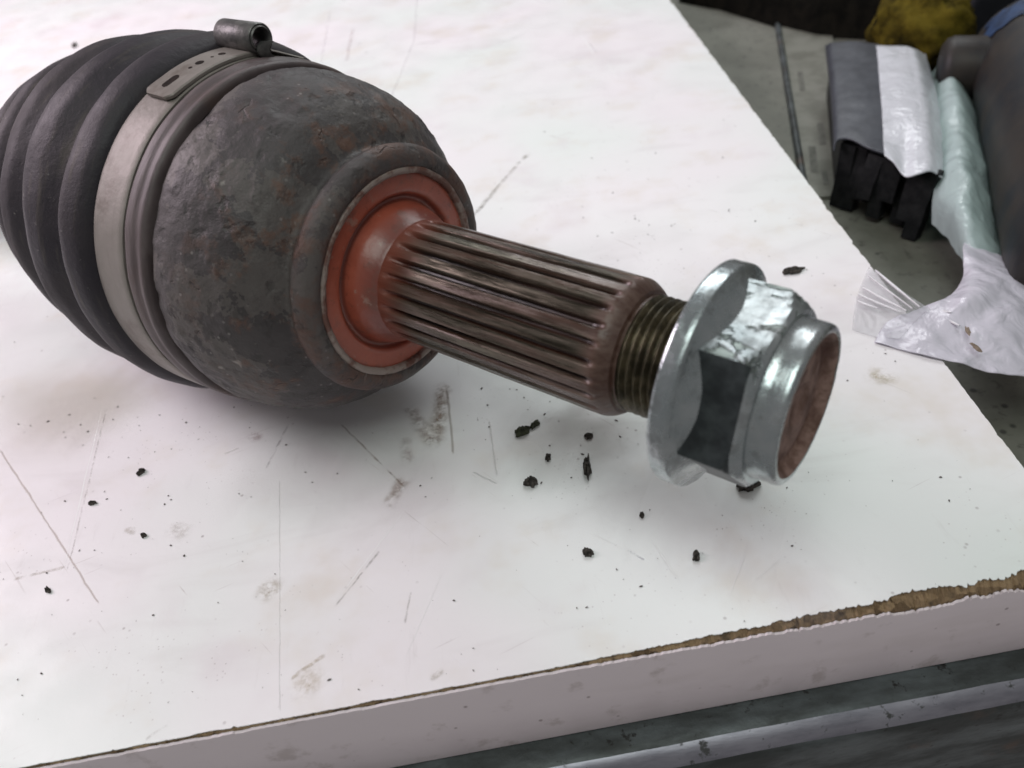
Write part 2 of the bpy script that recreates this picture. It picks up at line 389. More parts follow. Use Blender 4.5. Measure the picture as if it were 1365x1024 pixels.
# steel rail along the front: flat flange, rolled edge, vertical face
EDGE = (Vector((93.12, 86.16, 0)), Vector((-95.60, 79.66, 0)))
EX = (EDGE[0]-EDGE[1]).normalized(); EN = Vector((EX.y, -EX.x, 0))           # along the front edge, outwards
def front(x_along, out, z): return EDGE[0] + EX*x_along + EN*out + Vector((0, 0, z))
def rail():
    prof = [(-12, BT+.3), (-5, BT+.3), (2.0, BT+.3), (4.0, BT+.3)]
    for k in range(1, 9):
        a = math.radians(90*k/8); prof.append((4.0+6.0*math.sin(a), BT+.3-6.0*(1-math.cos(a))))
    prof += [(10, BT-9), (10, BT-25), (10, BT-60)]
    xs = np.linspace(-700, 420, 320); V = []
    for x in xs:
        for o_, z in prof:
            V.append(front(x, o_+.35*fbm(x*.03, z*.2), z+.18*fbm(x*.05, o_*.3, 4)))
    o = build('bench_rail', V, grid_faces(len(xs), len(prof), False), ['rail', 'bare'])
    n = len(prof)-1
    for i, p in enumerate(o.data.polygons):
        if 5 <= i % n <= 8: p.material_index = 1
    tag(o, kind='structure')
rail()

# ================================================================ the chipboard panel
RE = (at(1365, 622), at(900, 8))             # right edge line
rdir = (RE[1]-RE[0]).normalized()
def inter(p, d, q, e):
    k = d.x*e.y-d.y*e.x; t = ((q.x-p.x)*e.y-(q.y-p.y)*e.x)/k; return p+d*t
CORNER = inter(EDGE[0], EX, RE[0], rdir)
XC = (CORNER-EDGE[0]).dot(EX)
rn = Vector((rdir.y, -rdir.x, 0))
def chipset(x):                               # how far the laminate is chipped back from the front edge (mm)
    g = .25 + .5*max(0, fbm(x*.09, 2))
    u = max(0, min(1, (x+95)/95)); g += u*(1.9+1.7*max(-.6, fbm(x*.07, 5))) + 1.0*u*max(-.4, fbm(x*.5, 9)) + .7*(.25+u)*max(0, fbm(x*1.3, 19))
    k = max(0, fbm(x*.35, 11)-.45); return g + 1.4*k
def rightset(y): return .25 + .9*max(0, fbm(y*.12, 21)) + .5*max(0, fbm(y*.5, 31))
board = empty('chipboard_panel', (CORNER.x-150, CORNER.y+150, BT))
tag(board, 'white laminated chipboard panel with chipped brown front edge under the drive joint', 'board')
def panel():
    xs = np.concatenate([np.linspace(-900, -260, 60), np.linspace(-259, XC-1.2, 1100)])
    ys = np.concatenate([np.linspace(1.2, 480, 900), np.linspace(485, 900, 40)])
    fr = [CORNER+EX*(x-XC)-EN*chipset(x) for x in xs]
    rt = [CORNER+rdir*y-rn*rightset(y) for y in ys]
    bl = CORNER+EX*(-900-XC)+rdir*900
    loop = fr+rt+[Vector((bl.x, rt[-1].y, 0))]
    V = [(p.x, p.y, 0.0) for p in loop]+[(p.x, p.y, -.22) for p in loop]; n = len(loop)
    F = [tuple(range(n))]+[(i, (i+1) % n, n+(i+1) % n, n+i) for i in range(n)]
    lam = build('laminate_sheet', V, F, 'laminate', smooth=False)
    lam.parent = board; lam.matrix_parent_inverse = Matrix.Translation(-board.location)
    # core: broken shoulder along the front, plain box behind
    V = []; rows = 5
    for i, x in enumerate(xs):
        g = chipset(x)
        lo = -.6-1.15*max(0, g-.4)-.3*abs(fbm(x*.4, 41))
        for k in range(rows):
            u = k/(rows-1)
            o_ = -g-1.5+u*(g+1.38); z = -.24 if k == 0 else -.24+(lo+.24)*u**1.5
            if 0 < k: o_ += .45*fbm(x*1.1, k*3.1); z += .75*fbm(x*1.2, k*2.3, 8)*(.2+min(1, g*.5))
            o_ = min(o_, -.1)
            V.append(CORNER+EX*(x-XC)+EN*o_+Vector((0, 0, min(z, -.23))))
        V.append(CORNER+EX*(x-XC)+EN*(-.1)+Vector((0, 0, BT+.3)))
    F = grid_faces(len(xs), rows+1, False); b = len(V)
    # right side, ragged
    for y in ys:
        p = CORNER+rdir*y
        for k, (o_, z) in enumerate(((-3.5, -.23), (-.1, -.7), (-.1, -9), (-.1, BT+.3))):
            q = p+rn*(o_+(.5*fbm(y*.5, k*4.0) if 0 < k < 3 else 0)); V.append((q.x, q.y, z+(.3*fbm(y*.7, 3) if k == 1 else 0)))
    F += [tuple(i+b for i in q) for q in grid_faces(len(ys), 4, False)]
    core = build('chipboard_core', V, F, 'chip', smooth=False)
    core.parent = board; core.matrix_parent_inverse = Matrix.Translation(-board.location)
    # edge banding strip
    V = []
    for x in xs:
        g = chipset(x); top = -.7-1.15*max(0, g-.4)-.5*abs(fbm(x*.25, 61))
        for o_, z in ((-.05, top), (.45, top-.12), (.5, min(-4.6, top-.5)), (.5+.15*fbm(x*.03, 7), -12), (.5, BT+1.2+.3*fbm(x*.1, 3)), (.3, BT+.5)):
            V.append(CORNER+EX*(x-XC)+EN*o_+Vector((0, 0, z)))
    eb = build('edge_banding', V, grid_faces(len(xs), 6, False), 'band_edge', None, True, 40)
    eb.parent = board; eb.matrix_parent_inverse = Matrix.Translation(-board.location)
panel()
def make_smear(broken):
    t = NT('dirt_smear_broken' if broken else 'dirt_smear')
    fa = t.n('Attribute', attribute_name='fade').outputs['Fac']; ti = t.n('Attribute', attribute_name='tint').outputs['Color']; am = t.n('Attribute', attribute_name='amount').outputs['Fac']
    f = t.math('MULTIPLY', t.rng(fa, 0, 1), am)
    if broken:
        f = t.math('MULTIPLY', f, t.rng(t.noise(330, 4, .7), .34, .66))
    t.fin(ti, .6, 0, Specular_IOR_Level=.3)
    tp = t.n('BsdfTransparent'); mx = t.n('MixShader'); t.put(mx.inputs[0], f)
    t.t.links.new(tp.outputs[0], mx.inputs[1]); t.t.links.new(t.b.outputs[0], mx.inputs[2]); t.t.links.new(mx.outputs[0], t.out.inputs[0]); return t.m
MAT['smear'] = make_smear(False); MAT['smear_broken'] = make_smear(True)
def smears():
    lam = bpy.data.objects['laminate_sheet']
    for i, (P, Q, wd, soft, col, amt, brk) in enumerate(SCRATCHES):
        d = (Q-P); L = d.length; d.normalize(); sd = Vector((-d.y, d.x, 0)); R_ = wd+soft; n = max(14, int(L/1.2)); V = []; FA = []; white = col[0] > .8
        if white: R_ = wd*.7
        z = .012+.0022*i; ext = min(R_, L)*.8
        for k in range(n):
            u = k/(n-1); x = -ext+(L+2*ext)*u; c = P+d*x+sd*(min(1, R_)*.55*fbm(x*.09+i*5, i*1.7)+.12*fbm(x*.5, i))
            e = min(1, (x+ext)/(ext*1.6+1e-6), (L+ext-x)/(ext*1.6+1e-6)); e = max(0, e); e = e*e*(3-2*e); wv = 1+.35*fbm(x*.15, i*2.2, 7)
            if white: wv *= max(0, 4*u*(1-u))*(.6+.6*abs(fbm(x*.4, i)))+.02; wd_ = R_*.5
            else: wd_ = wd*.5
            for o_, fv in ((-R_, 0), (-(wd_+R_)/2, .5), (-wd_, 1), (wd_, 1), ((wd_+R_)/2, .5), (R_, 0)):
                p = c+sd*o_*wv; V.append((p.x, p.y, z)); FA.append(1.0 if white else fv*e)
        o = build('smear' if soft > 1.2 else 'scratch', V, grid_faces(n, 6, False), 'smear_broken' if brk > .25 and soft < 6 and col[0] < .8 else 'smear', None, False)
        me = o.data; me.attributes.new('fade', 'FLOAT', 'POINT').data.foreach_set('value', FA)
        me.attributes.new('amount', 'FLOAT', 'POINT').data.foreach_set('value', [1.0 if white else amt*(.55 if soft >= 6 else .42 if soft < .42 and brk < .3 else .75 if brk > .25 else .8)]*len(V))
        me.attributes.new('tint', 'FLOAT_COLOR', 'POINT').data.foreach_set('color', [*col, 1.0]*len(V))
        o.parent = lam; o.matrix_parent_inverse = Matrix.Identity(4)
smears()

# ================================================================ the drive joint
A = Vector((-18.602, 154.801, 46.961)); D = Vector((0.73952919, -0.67287796, 0.01821629)).normalized()
VV = Vector((-0.01347372, 0.01225938, 0.99983407)); VV = (VV-D*VV.dot(D)).normalized(); YY = VV.cross(D)
HT = 46.6                                    # axis above the base point
axle = empty('drive_axle_joint'); base_pt = A-VV*HT
axle.matrix_world = Matrix.Translation(base_pt*MM) @ Matrix((D, YY, VV)).transposed().to_4x4()
tag(axle, 'greasy outer drive axle joint with ribbed boot, red splined stub and flanged nut', 'axle joint')
def pol(s, r, th):
    d = max(0, -130-s)                       # beyond the joint the boot and shaft swing sideways
    q = d*d if d < 57 else 57*57+114*(d-57)
    return (s, r*math.cos(th)-.0010*q, HT+r*math.sin(th)-.0012*q)
def lathe(name, prof, mat, parent, seg=160, disp=None, sharp=None, step=None, it=0, smooth=True):
    p = smooth_prof(prof, step, it) if it else (dense(prof, step) if step else prof)
    V = []
    for s, r in p:
        for j in range(seg):
            th = 2*math.pi*j/seg; q = r
            if disp: q = r+disp(s, r, th)
            V.append(pol(s, q, th))
    return build(name, V, grid_faces(len(p), seg), mat, parent, smooth, sharp)

# boot with ribs (continues out of the frame to the left, narrowing onto the shaft)
bprof = [(-36.8, 38.6), (-37.2, 40.9), (-42.5, 41.3), (-43.4, 40.5), (-53.6, 41.2), (-54.4, 43.4), (-57, 45.0), (-61, 45.6), (-63.5, 45.0),
         (-66, 42.2), (-67.5, 41.6), (-70, 42.8), (-74, 44.8), (-78.5, 45.2), (-82, 44.2), (-85, 40.8), (-86.5, 39.9), (-89, 40.9), (-93, 42.6), (-96.5, 42.5), (-99.5, 41.0), (-102, 37.2),
         (-103.5, 36.2), (-106, 37.2), (-109, 38.6), (-112.5, 38.2), (-116, 36.0), (-118.5, 32.4), (-120, 31.4), (-122.5, 32.4), (-126, 33.6), (-129, 32.6), (-132, 29.0), (-134, 26.8), (-136.5, 27.0), (-141, 28.0),
         (-145, 25.4), (-148, 22.0), (-151, 21.8), (-155, 22.4), (-160, 19.4), (-165, 17.0), (-186, 16.6), (-187, 13.4)]
lathe('rubber_boot', bprof, 'boot', axle, 176, lambda s, r, th: .45*fbm(s*.07, math.cos(th)*2.2, math.sin(th)*2.2), step=.6, it=3)
lathe('boot_lip', [(-36.2, 39.0), (-36.4, 41.0), (-37.6, 41.75), (-39.0, 41.2), (-40.0, 41.8), (-42.2, 41.95), (-43.2, 41.4), (-43.3, 40.6)], 'lip', axle, 176,
      lambda s, r, th: .25*fbm(math.cos(th)*2.5, math.sin(th)*2.5, s*.08), step=.4, it=2)
lathe('axle_shaft', [(-150, 0.1), (-150, 12.8), (-196, 12.8), (-198, 12.2), (-350, 12.2), (-350, .1)], 'bell', axle, 64, step=8)

# bell housing
bell = [(-34, 30), (-36.0, 38.5), (-35.6, 40.0), (-33, 40.35), (-30, 40.25), (-26, 39.5), (-22, 38.35), (-18, 36.8), (-14.5, 34.7), (-11.5, 31.9), (-9.9, 29.3), (-8.9, 27.6), (-8.1, 27.0), (-7.4, 27.3),
        (-6.4, 28.2), (-4.6, 28.0), (-3.2, 27.2), (-2.3, 26.0), (-2.0, 24.8), (-2.3, 23.7), (-3.4, 22.8)]
def bell_disp(s, r, th):
    x, y = r*math.cos(th), r*math.sin(th)
    k = 1 if s < -8 else .25
    d = .42*fbm(s*.06, x*.06, y*.06)*k + .16*nz(s*.35, x*.35, y*.35)
    dent = max(0, nz(s*.11+9, x*.11, y*.11)-.28); fl = max(0, min(1, (fbm(s*.16+3, x*.16, y*.16)-.22)/.10)); fl2 = max(0, min(1, (fbm(s*.34+13, x*.34, y*.34)-.42)/.12))
    return d-1.4*dent*k+(.16*fl+.09*fl2)*k
lathe('joint_housing', bell, 'bell', axle, 420, bell_disp, step=.42, it=3)

# scraped rim + red face and boss
lathe('scraped_rim', [(-3.2, 24.0), (-2.2, 23.5), (-2.1, 22.8), (-2.5, 22.2), (-3.6, 22.0)], 'rim', axle, 240, lambda s, r, th: .20*fbm(math.cos(th)*4, math.sin(th)*4, 2)+.07*fbm(math.cos(th)*17, math.sin(th)*17, 5), step=.2)
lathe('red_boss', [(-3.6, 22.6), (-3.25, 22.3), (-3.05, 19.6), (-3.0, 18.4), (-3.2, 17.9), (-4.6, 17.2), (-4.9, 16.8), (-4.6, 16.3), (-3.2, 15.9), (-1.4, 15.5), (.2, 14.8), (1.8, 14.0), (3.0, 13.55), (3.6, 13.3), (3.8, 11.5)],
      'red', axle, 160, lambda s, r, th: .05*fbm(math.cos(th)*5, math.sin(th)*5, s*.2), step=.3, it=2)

# splined stub
def spline():
    NTH, PER = 24, 16; seg = NTH*PER
    S = list(np.concatenate([np.linspace(1.5, 8, 16), np.linspace(8.6, 52, 60), np.linspace(52.4, 59.2, 26)]))
    V = []; L = []
    for s in S:
        ro = 13.45; k = 1.0
        if s < 8: k = max(0, min(1, (s-3.4)/4.6)); k = k*k*(3-2*k)
        if s > 53.0: k = max(0, 1-(s-53.0)/3.6); k = k*k*(3-2*k)
        if s > 55.2: ro = 13.45-.24*(s-55.2)**1.65
        if s > 58.6: ro = min(ro, 11.0)
        for j in range(seg):
            u = (j % PER)/PER; a = abs(u-.5)*2           # 0 centre of groove, 1 centre of land
            lv = max(0, min(1, (a-.16)/.26))
            th = 2*math.pi*j/seg
            r = ro-1.45*k*(1-lv)+.05*fbm(s*.15, math.cos(th)*6, math.sin(th)*6)
            V.append(pol(s, r, th)); L.append(1-(1-lv)*k)
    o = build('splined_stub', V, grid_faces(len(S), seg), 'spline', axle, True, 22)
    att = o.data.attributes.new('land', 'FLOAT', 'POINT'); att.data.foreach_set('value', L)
spline()
def thread():
    S = np.linspace(58.0, 73.0, 161); seg = 72; V = []
    for s in S:
        for j in range(seg):
            ph = (s/1.5-j/seg) % 1.0; V.append(pol(s, 11.25-1.1*abs(2*ph-1), 2*math.pi*j/seg))
    build('threaded_end', V, grid_faces(len(S), seg), 'thread', axle)
thread()

# flanged nut
def nut():
    seg = 192; ap = 15.75; off = math.radians(67)
    S = [73.5, 74.5, 76, 78, 80, 81.2, 81.8, 82.4, 83, 83.6, 84.2, 84.8, 85.1, 85.1]
    V = []
    for i, s in enumerate(S):
        cone = 18.4 if s < 82.4 else 18.4-(s-82.4)*1.15
        for j in range(seg):
            th = off+2*math.pi*j/seg; a = ((th-off) % (math.pi/3))-math.pi/6
            r = min(ap/math.cos(a), cone)
            if i == len(S)-1: r = 13.0
            x = pol(s, r, th)
            if math.radians(69) < th % (2*math.pi) < math.radians(125) and 76 < s < 84 and r > 13.5:
                r -= .10*abs(fbm(s*.3, th*9)); x = pol(s, r, th)
            V.append(x)
    o = build('flange_nut', V, grid_faces(len(S), seg), ['hex', 'dark_flat'], axle, True, 24)
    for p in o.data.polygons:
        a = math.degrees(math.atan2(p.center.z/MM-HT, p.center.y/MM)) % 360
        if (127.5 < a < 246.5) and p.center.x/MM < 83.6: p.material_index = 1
    lathe('flange', [(70.6, 11.6), (70.5, 19.6), (70.75, 20.15), (71.0, 20.35), (73.2, 20.35), (73.9, 20.25), (74.15, 19.95), (74.4, 19.3), (75.2, 18.0), (76.2, 16.8), (77.4, 15.6), (78.0, 14.6)], 'zinc', o, 192, lambda s, r, th: .07*fbm(math.cos(th)*5, math.sin(th)*5, s*.3), 40, step=.5)
    c = lathe('locking_collar', [(84.7, 14.6), (85.2, 14.35), (86.2, 14.1), (88.9, 14.05), (89.45, 13.9), (89.75, 13.5), (89.8, 13.0), (89.7, 12.7)], 'zinc', o, 160,
              lambda s, r, th: .06*fbm(math.cos(th)*4, math.sin(th)*4, s*.3)+(-.35 if abs(th-math.radians(355)) < .12 and s > 86 else 0), 45, step=.35)
    lathe('rusty_bore', [(89.72, 12.75), (89.4, 12.2), (89.0, 11.85), (88.3, 11.6), (87.8, 11.3), (87.6, 10.6), (87.8, 9.6), (88.1, 8.4), (88.1, 4.5), (87.6, 3.2), (87.2, 2.0), (87.0, .2)], 'bore', o, 120,
          lambda s, r, th: .18*fbm(math.cos(th)*4, math.sin(th)*4, s*.5), step=.5)
nut()

# band clamp round the boot: band, overlapping strap end with slots, rolled ear
def clamp():
    seg = 220; prof = [(-43.5, 40.6), (-43.5, 41.75), (-43.8, 41.95), (-48.5, 42.3), (-53.3, 42.6), (-53.7, 42.4), (-53.7, 41.0)]
    o = lathe('clamp_band', prof, 'clamp', axle, seg, lambda s, r, th: .10*fbm(math.cos(th)*3, math.sin(th)*3, s*.05), 40, step=1.2)
    # strap end lying over the band
    a0, a1 = math.radians(72), math.radians(110); n = 60; V = []
    cs = [(-43.9, 0), (-44.3, .25), (-53.0, .25), (-53.4, 0)]
    for i in range(n+1):
        u = i/n; th = a0+(a1-a0)*u; lift = .55+.35*max(0, (u-.8)/.2)
        taper = 0 if u < .955 else (u-.955)/.045*1.6
        for s, dz in cs:
            m = -48.6; ss = m+(s-m)*(1-taper/4.8); V.append(pol(ss, 42.3-(s+48.5)*.035+lift+dz+.05, th))
        for s, dz in reversed(cs):
            m = -48.6; ss = m+(s-m)*(1-taper/4.8); V.append(pol(ss, 42.3-(s+48.5)*.035+lift-.55, th))
    st = build('strap_end', V, grid_faces(n+1, 8)+[tuple(range(8)), tuple(range(n*8, n*8+8))], 'clamp', o, True, 30)
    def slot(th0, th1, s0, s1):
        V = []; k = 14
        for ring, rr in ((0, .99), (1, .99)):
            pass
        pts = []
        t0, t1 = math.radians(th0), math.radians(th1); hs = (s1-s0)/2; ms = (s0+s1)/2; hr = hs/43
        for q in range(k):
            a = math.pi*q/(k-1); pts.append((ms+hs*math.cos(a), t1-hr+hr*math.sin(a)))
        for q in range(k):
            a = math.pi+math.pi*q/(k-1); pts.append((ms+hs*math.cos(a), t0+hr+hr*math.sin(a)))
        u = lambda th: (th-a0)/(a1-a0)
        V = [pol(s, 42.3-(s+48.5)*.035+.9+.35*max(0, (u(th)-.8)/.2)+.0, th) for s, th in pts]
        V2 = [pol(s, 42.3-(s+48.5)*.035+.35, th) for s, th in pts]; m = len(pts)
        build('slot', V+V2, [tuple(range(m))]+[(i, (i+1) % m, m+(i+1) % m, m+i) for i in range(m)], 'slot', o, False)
    slot(100.5, 106.5, -49.9, -47.9); slot(91.5, 94.2, -49.6, -47.6); slot(95.6, 96.8, -49.2, -48.2); slot(84.0, 86.2, -49.2, -47.4); slot(87.8, 88.8, -49.0, -48.2)
    # rolled ear: strap end wound up into a hollow barrel lying along the axle
    th = math.radians(76.5); cy, cz = 45.6*math.cos(th), HT+45.6*math.sin(th)
    V = []; nn = 90; turns = 1.75
    for i in range(nn):
        u = i/(nn-1); a = math.radians(-60)+u*turns*2*math.pi; r = 3.35-.95*u
        for k, (s, dr) in enumerate(((-42.6, 0), (-42.9, .28), (-55.2, .28), (-55.6, 0), (-55.2, -.28), (-42.9, -.28))):
            V.append((s+.6*u, cy+(r+dr)*math.cos(a), cz+(r+dr)*math.sin(a)))
    build('rolled_ear', V, grid_faces(nn, 6)+[tuple(range(6)), tuple(range((nn-1)*6, nn*6))], 'ear', o, True, 50)
    # neck of strap that leads from the band up into the roll
    V = []; n = 14
    for i in range(n):
        u = i/(n-1); a = math.radians(60+12.5*u); rr = 42.0+1.0*u*u
        for s, dr in ((-43.0, 0), (-43.3, .3), (-53.6, .3), (-53.9, 0), (-53.6, -.3), (-43.3, -.3)): V.append(pol(s, rr+dr, a))
    build('ear_neck', V, grid_faces(n, 6)+[tuple(range(6)), tuple(range((n-1)*6, n*6))], 'clamp', o, True, 50)
    # pinched tongue in front of the roll
    V = []
    for i in range(10):
        u = i/9; a = math.radians(74.5+2*math.sin(u*3)); rr = 41.6+3.6*u
        for s, da in ((-41.4+.5*u, -.03), (-41.9+.5*u, .04), (-42.7, .04), (-42.7, -.03)): V.append(pol(s, rr, a+da*(1-.3*u)))
    build('clamp_tongue', V, grid_faces(10, 4)+[(0, 1, 2, 3), (36, 37, 38, 39)], 'ear', o, True, 50)
clamp()

# ================================================================ things behind the board, on the bench
MAT['dark_cover'] = make_dark('dark_slate_card', (.030, .034, .045), (.050, .056, .070), .45, 0, 120)
MAT['black_rubber'] = make_dark('black_strip_rubber', (.006, .007, .008), (.015, .016, .017), .5, 0, 200, .2)
MAT['rag'] = make_dark('soot_black_cloth', (.004, .004, .0035), (.010, .009, .007), .95, 0, 120, .05)
MAT['yellow'] = make_dark('mustard_fleece', (.014, .011, .003), (.11, .084, .012), .95, 0, 60, .05)  # yellow darkened so its colour carries the shade at the far end
MAT['navy'] = make_dark('dark_navy_plastic', (.005, .006, .008), (.010, .011, .015), .5, 0, 60, .15)
MAT['canister'] = make_dark('dark_brown_coated_metal', (.009, .011, .015), (.028, .023, .019), .5, .0, 40, .3)
MAT['blue'] = make_dark('worn_blue_paint', (.010, .024, .06), (.022, .05, .12), .5, 0, 160, .3)
MAT['flake'] = make_dark('black_dirt_flake', (.022, .020, .018), (.085, .075, .066), .85, 0, 900, .2)
MAT['green_flake'] = make_dark('greenish_crud', (.018, .022, .010), (.05, .055, .025), .7, 0, 900)
MAT['tan'] = make_dark('tan_grease', (.16, .12, .085), (.26, .20, .15), .7, 0, 300)
MAT['grit'] = make_dark('dark_grit', (.08, .066, .062), (.18, .155, .15), .85, 0, 900)
MAT['bar'] = make_dark('dull_zinc_strip', (.13, .13, .105), (.20, .20, .17), .5, .2, 60)
MAT['ink'] = make_dark('faded_ink', (.085, .085, .07), (.14, .14, .12), .7, 0, 300)
def make_film(name, col, trans, alpha=1.0):
    t = NT(name); n = t.noise(60, 4, .6)
    tr = t.n('BsdfTranslucent'); t.put(tr.inputs[0], (*col, 1)); mx = t.n('MixShader'); mx.inputs[0].default_value = trans
    t.fin(t.mix(n, tuple(c*.92 for c in col), col), .22, 0, t.bump(t.noise(110, 3, .6, 1.0), .0015, .6))
    t.t.links.new(t.b.outputs[0], mx.inputs[1]); t.t.links.new(tr.outputs[0], mx.inputs[2]); last = mx.outputs[0]
    if alpha < 1:
        tp = t.n('BsdfTransparent'); m2 = t.n('MixShader'); m2.inputs[0].default_value = alpha
        t.t.links.new(tp.outputs[0], m2.inputs[1]); t.t.links.new(last, m2.inputs[2]); last = m2.outputs[0]
    t.t.links.new(last, t.out.inputs[0]); return t.m
MAT['paper'] = make_film('white_wrapping_paper', (.70, .72, .77), .12)
MAT['green_film'] = make_film('pale_green_film', (.62, .74, .73), .40)
MAT['white_film'] = make_film('milky_film', (.74, .72, .80), .2)
MAT['clear_film'] = make_film('clear_film', (.70, .70, .74), .2, .22)
MAT['fold_glint'] = make_film('painted_fold_glint', (.84, .83, .86), .1)  # near-white strips paint the glints along the film folds

def patch(name, ctrl, nu, nv, amp, freq, mat, parent, seed=0, thick=.25):
    C = [[at(*q) for q in row] for row in ctrl]; R, K = len(C), len(C[0])
    def cr(p, t):                                    # Catmull-Rom through a list of points
        n = len(p)-1; x = min(t*n, n-1e-6); i = int(x); u = x-i
        g = lambda k: p[max(0, min(n, k))]
        a, b, c, d = g(i-1), g(i), g(i+1), g(i+2)
        return .5*((2*b)+(c-a)*u+(2*a-5*b+4*c-d)*u*u+(3*b-a-3*c+d)*u**3)
    V = []
    for i in range(nv):
        for j in range(nu):
            p = cr([cr(row, j/(nu-1)) for row in C], i/(nv-1))
            p = p+Vector((fbm(p.x*freq+seed, p.y*freq, 1)*.3, fbm(p.x*freq, p.y*freq+seed, 2)*.3, fbm(p.x*freq, p.y*freq, seed)))*amp
            V.append(p)
    o = build(name, V, grid_faces(nv, nu, False), mat)
    md = o.modifiers.new('thickness', 'SOLIDIFY'); md.thickness = thick*MM; md.offset = 0
    if parent: o.parent = parent; o.matrix_parent_inverse = parent.matrix_basis.inverted()
    return o
def adopt(o, parent):
    o.parent = parent; o.matrix_parent_inverse = parent.matrix_basis.inverted(); return o

# wrapped bundle of black strips
bun = empty('wrapped_bundle', (*at(1180, 300, BT).xy, BT))
tag(bun, 'bundle of black rubber strips wrapped in dark card and white paper behind the board', 'bundle')
patch('dark_cover', [[(1112, 200, -2), (1116, 188, 0), (1134, 187, 1), (1158, 199, 1), (1181, 207, .5)],
                     [(1108, 130, -2), (1114, 128, 1), (1134, 127, 2), (1156, 129, 2), (1177, 132, 1.5)],
                     [(1100, 62, -4), (1108, 58, 0), (1130, 56, 1), (1150, 57, 1), (1172, 60, 0)]], 40, 40, .35, .08, 'dark_cover', bun, 3, .6)
patch('white_paper', [[(1179, 207, 1.2), (1192, 218, .5), (1206, 235, -1), (1224, 232, .5), (1242, 229, 0), (1262, 245, -6)],
                      [(1175, 140, 2.4), (1190, 140, 2.6), (1206, 140, 3), (1222, 142, 3), (1238, 143, 2), (1254, 150, -4)],
                      [(1168, 61, 1), (1182, 61, 2), (1196, 61, 2), (1210, 62, 2), (1222, 66, 1), (1234, 74, -6)]], 60, 50, .6, .07, 'paper', bun, 5, .3)
random.seed(11)
topl, topr = at(1118, 195, -1.5), at(1240, 236, -1.5)
lens = [27, 26.6, 21, 18, 25, 17, 25.5, 21, 26.8]
for k in range(9):
    u = (k+.5)/9; p = topl.lerp(topr, u); dx = (topr-topl).normalized(); dy = Vector((-dx.y, dx.x, 0))
    hw = 3.0; L = lens[k]; yb = random.uniform(-1, 2.5)
    V = []
    for i in range(7):
        q = i/6; ww = hw*(1-.25*q*random.uniform(.2, 1)); z = -1.4-(L-2.0)*q; sway = 1.6*math.sin(q*2+k)*.6-3.0*q
        for a, b in ((-ww, 0), (ww, .6), (ww, 4.5), (-ww, 4.0)):
            c = p+dx*a+dy*(yb+b+sway+2)+Vector((0, 0, z+1.4)); V.append(c)
    o = build('rubber_strip', V, grid_faces(7, 4)+[(0, 1, 2, 3), (24, 25, 26, 27)], 'black_rubber', None, True, 40); adopt(o, bun)
# solid core of the bundle behind the strips, so that the cover is carried
q = [at(1124, 196, -3), at(1240, 232, -4), at(1222, 72, -4), at(1110, 66, -4)]
off = (at(1170, 90, 0)-at(1180, 205, 0)).normalized()
q[0] += off*9; q[1] += off*9
V = [(p.x, p.y, -3.5) for p in q]+[(p.x, p.y, BT+.1) for p in q]
adopt(build('strip_core', V, [(0, 1, 2, 3), (7, 6, 5, 4)]+[(i, (i+1) % 4, 4+(i+1) % 4, 4+i) for i in range(4)], 'black_rubber', None, False), bun)

# plastic bag, pale green to milky, spilling over the board edge
bag = empty('plastic_bag', (*at(1260, 420, 0).xy, -1))
tag(bag, 'crumpled pale plastic bag lying over the right edge of the board', 'plastic bag')
patch('bag_fold', [[(1242, 300, -16), (1262, 318, -14), (1292, 352, -10), (1330, 388, -9), (1370, 410, -12)],
                   [(1244, 262, -9), (1262, 270, -5), (1288, 296, -3), (1312, 312, -6), (1345, 340, -16)],
                   [(1246, 215, -9), (1262, 215, -3), (1284, 220, 0), (1304, 232, -4), (1330, 250, -16)],
                   [(1236, 150, -10), (1254, 150, -3), (1276, 152, 0), (1294, 160, -4), (1310, 170, -16)],
                   [(1240, 98, -14), (1252, 84, -6), (1264, 84, -1), (1276, 96, -4), (1290, 115, -16)]], 70, 120, 2.2, .06, 'green_film', bag, 2)
patch('bag_sheet', [[(1222, 412, 0), (1262, 398, .5), (1284, 368, -3), (1284, 325, -6), (1300, 320, -10)],
                    [(1212, 416, 1), (1262, 412, 2), (1300, 390, 3), (1340, 380, -2), (1390, 385, -8)],
                    [(1182, 430, .9), (1250, 435, 2), (1300, 430, 1), (1340, 425, 0), (1400, 430, -6)],
                    [(1166, 456, .5), (1232, 474, .8), (1290, 488, 0), (1340, 500, -2), (1420, 508, -6)]], 100, 80, .9, .09, 'white_film', bag, 8)
patch('clear_corner', [[(1158, 356, .7), (1185, 374, .9), (1212, 394, 1.0), (1240, 412, 1.6)], [(1142, 398, .6), (1165, 408, .8), (1190, 416, 1.0), (1225, 424, 2.0)],
                       [(1136, 440, .4), (1155, 446, .5), (1172, 450, .7), (1200, 452, 1.6)]], 40, 30, .12, .3, 'clear_film', bag, 4, .12)
for a, b, wd in (((1167, 360), (1226, 409), .55), ((1158, 368), (1216, 411), .35), ((1150, 383), (1208, 414), .6), ((1144, 392), (1200, 416), .55), ((1143, 401), (1170, 411), .5), ((1255, 414), (1268, 416), .5), ((1266, 427), (1279, 434), .5)):
    P, Q = at(*a, 1.7), at(*b, 2.6); V = []; dd = (Q-P).normalized(); sd = Vector((-dd.y, dd.x, 0))
    for i in range(13):
        u = i/12; c = P.lerp(Q, u); ww = wd*(.35+.65*math.sin(math.pi*min(1, u*1.1+.05)))
        for k, (o_, z) in enumerate(((-1, -.35), (-.4, .25), (.4, .25), (1, -.35))): V.append(c+sd*o_*ww+Vector((0, 0, z*.6)))
    adopt(build('painted_glint_crease', V, grid_faces(13, 4, True), 'fold_glint'), bag)
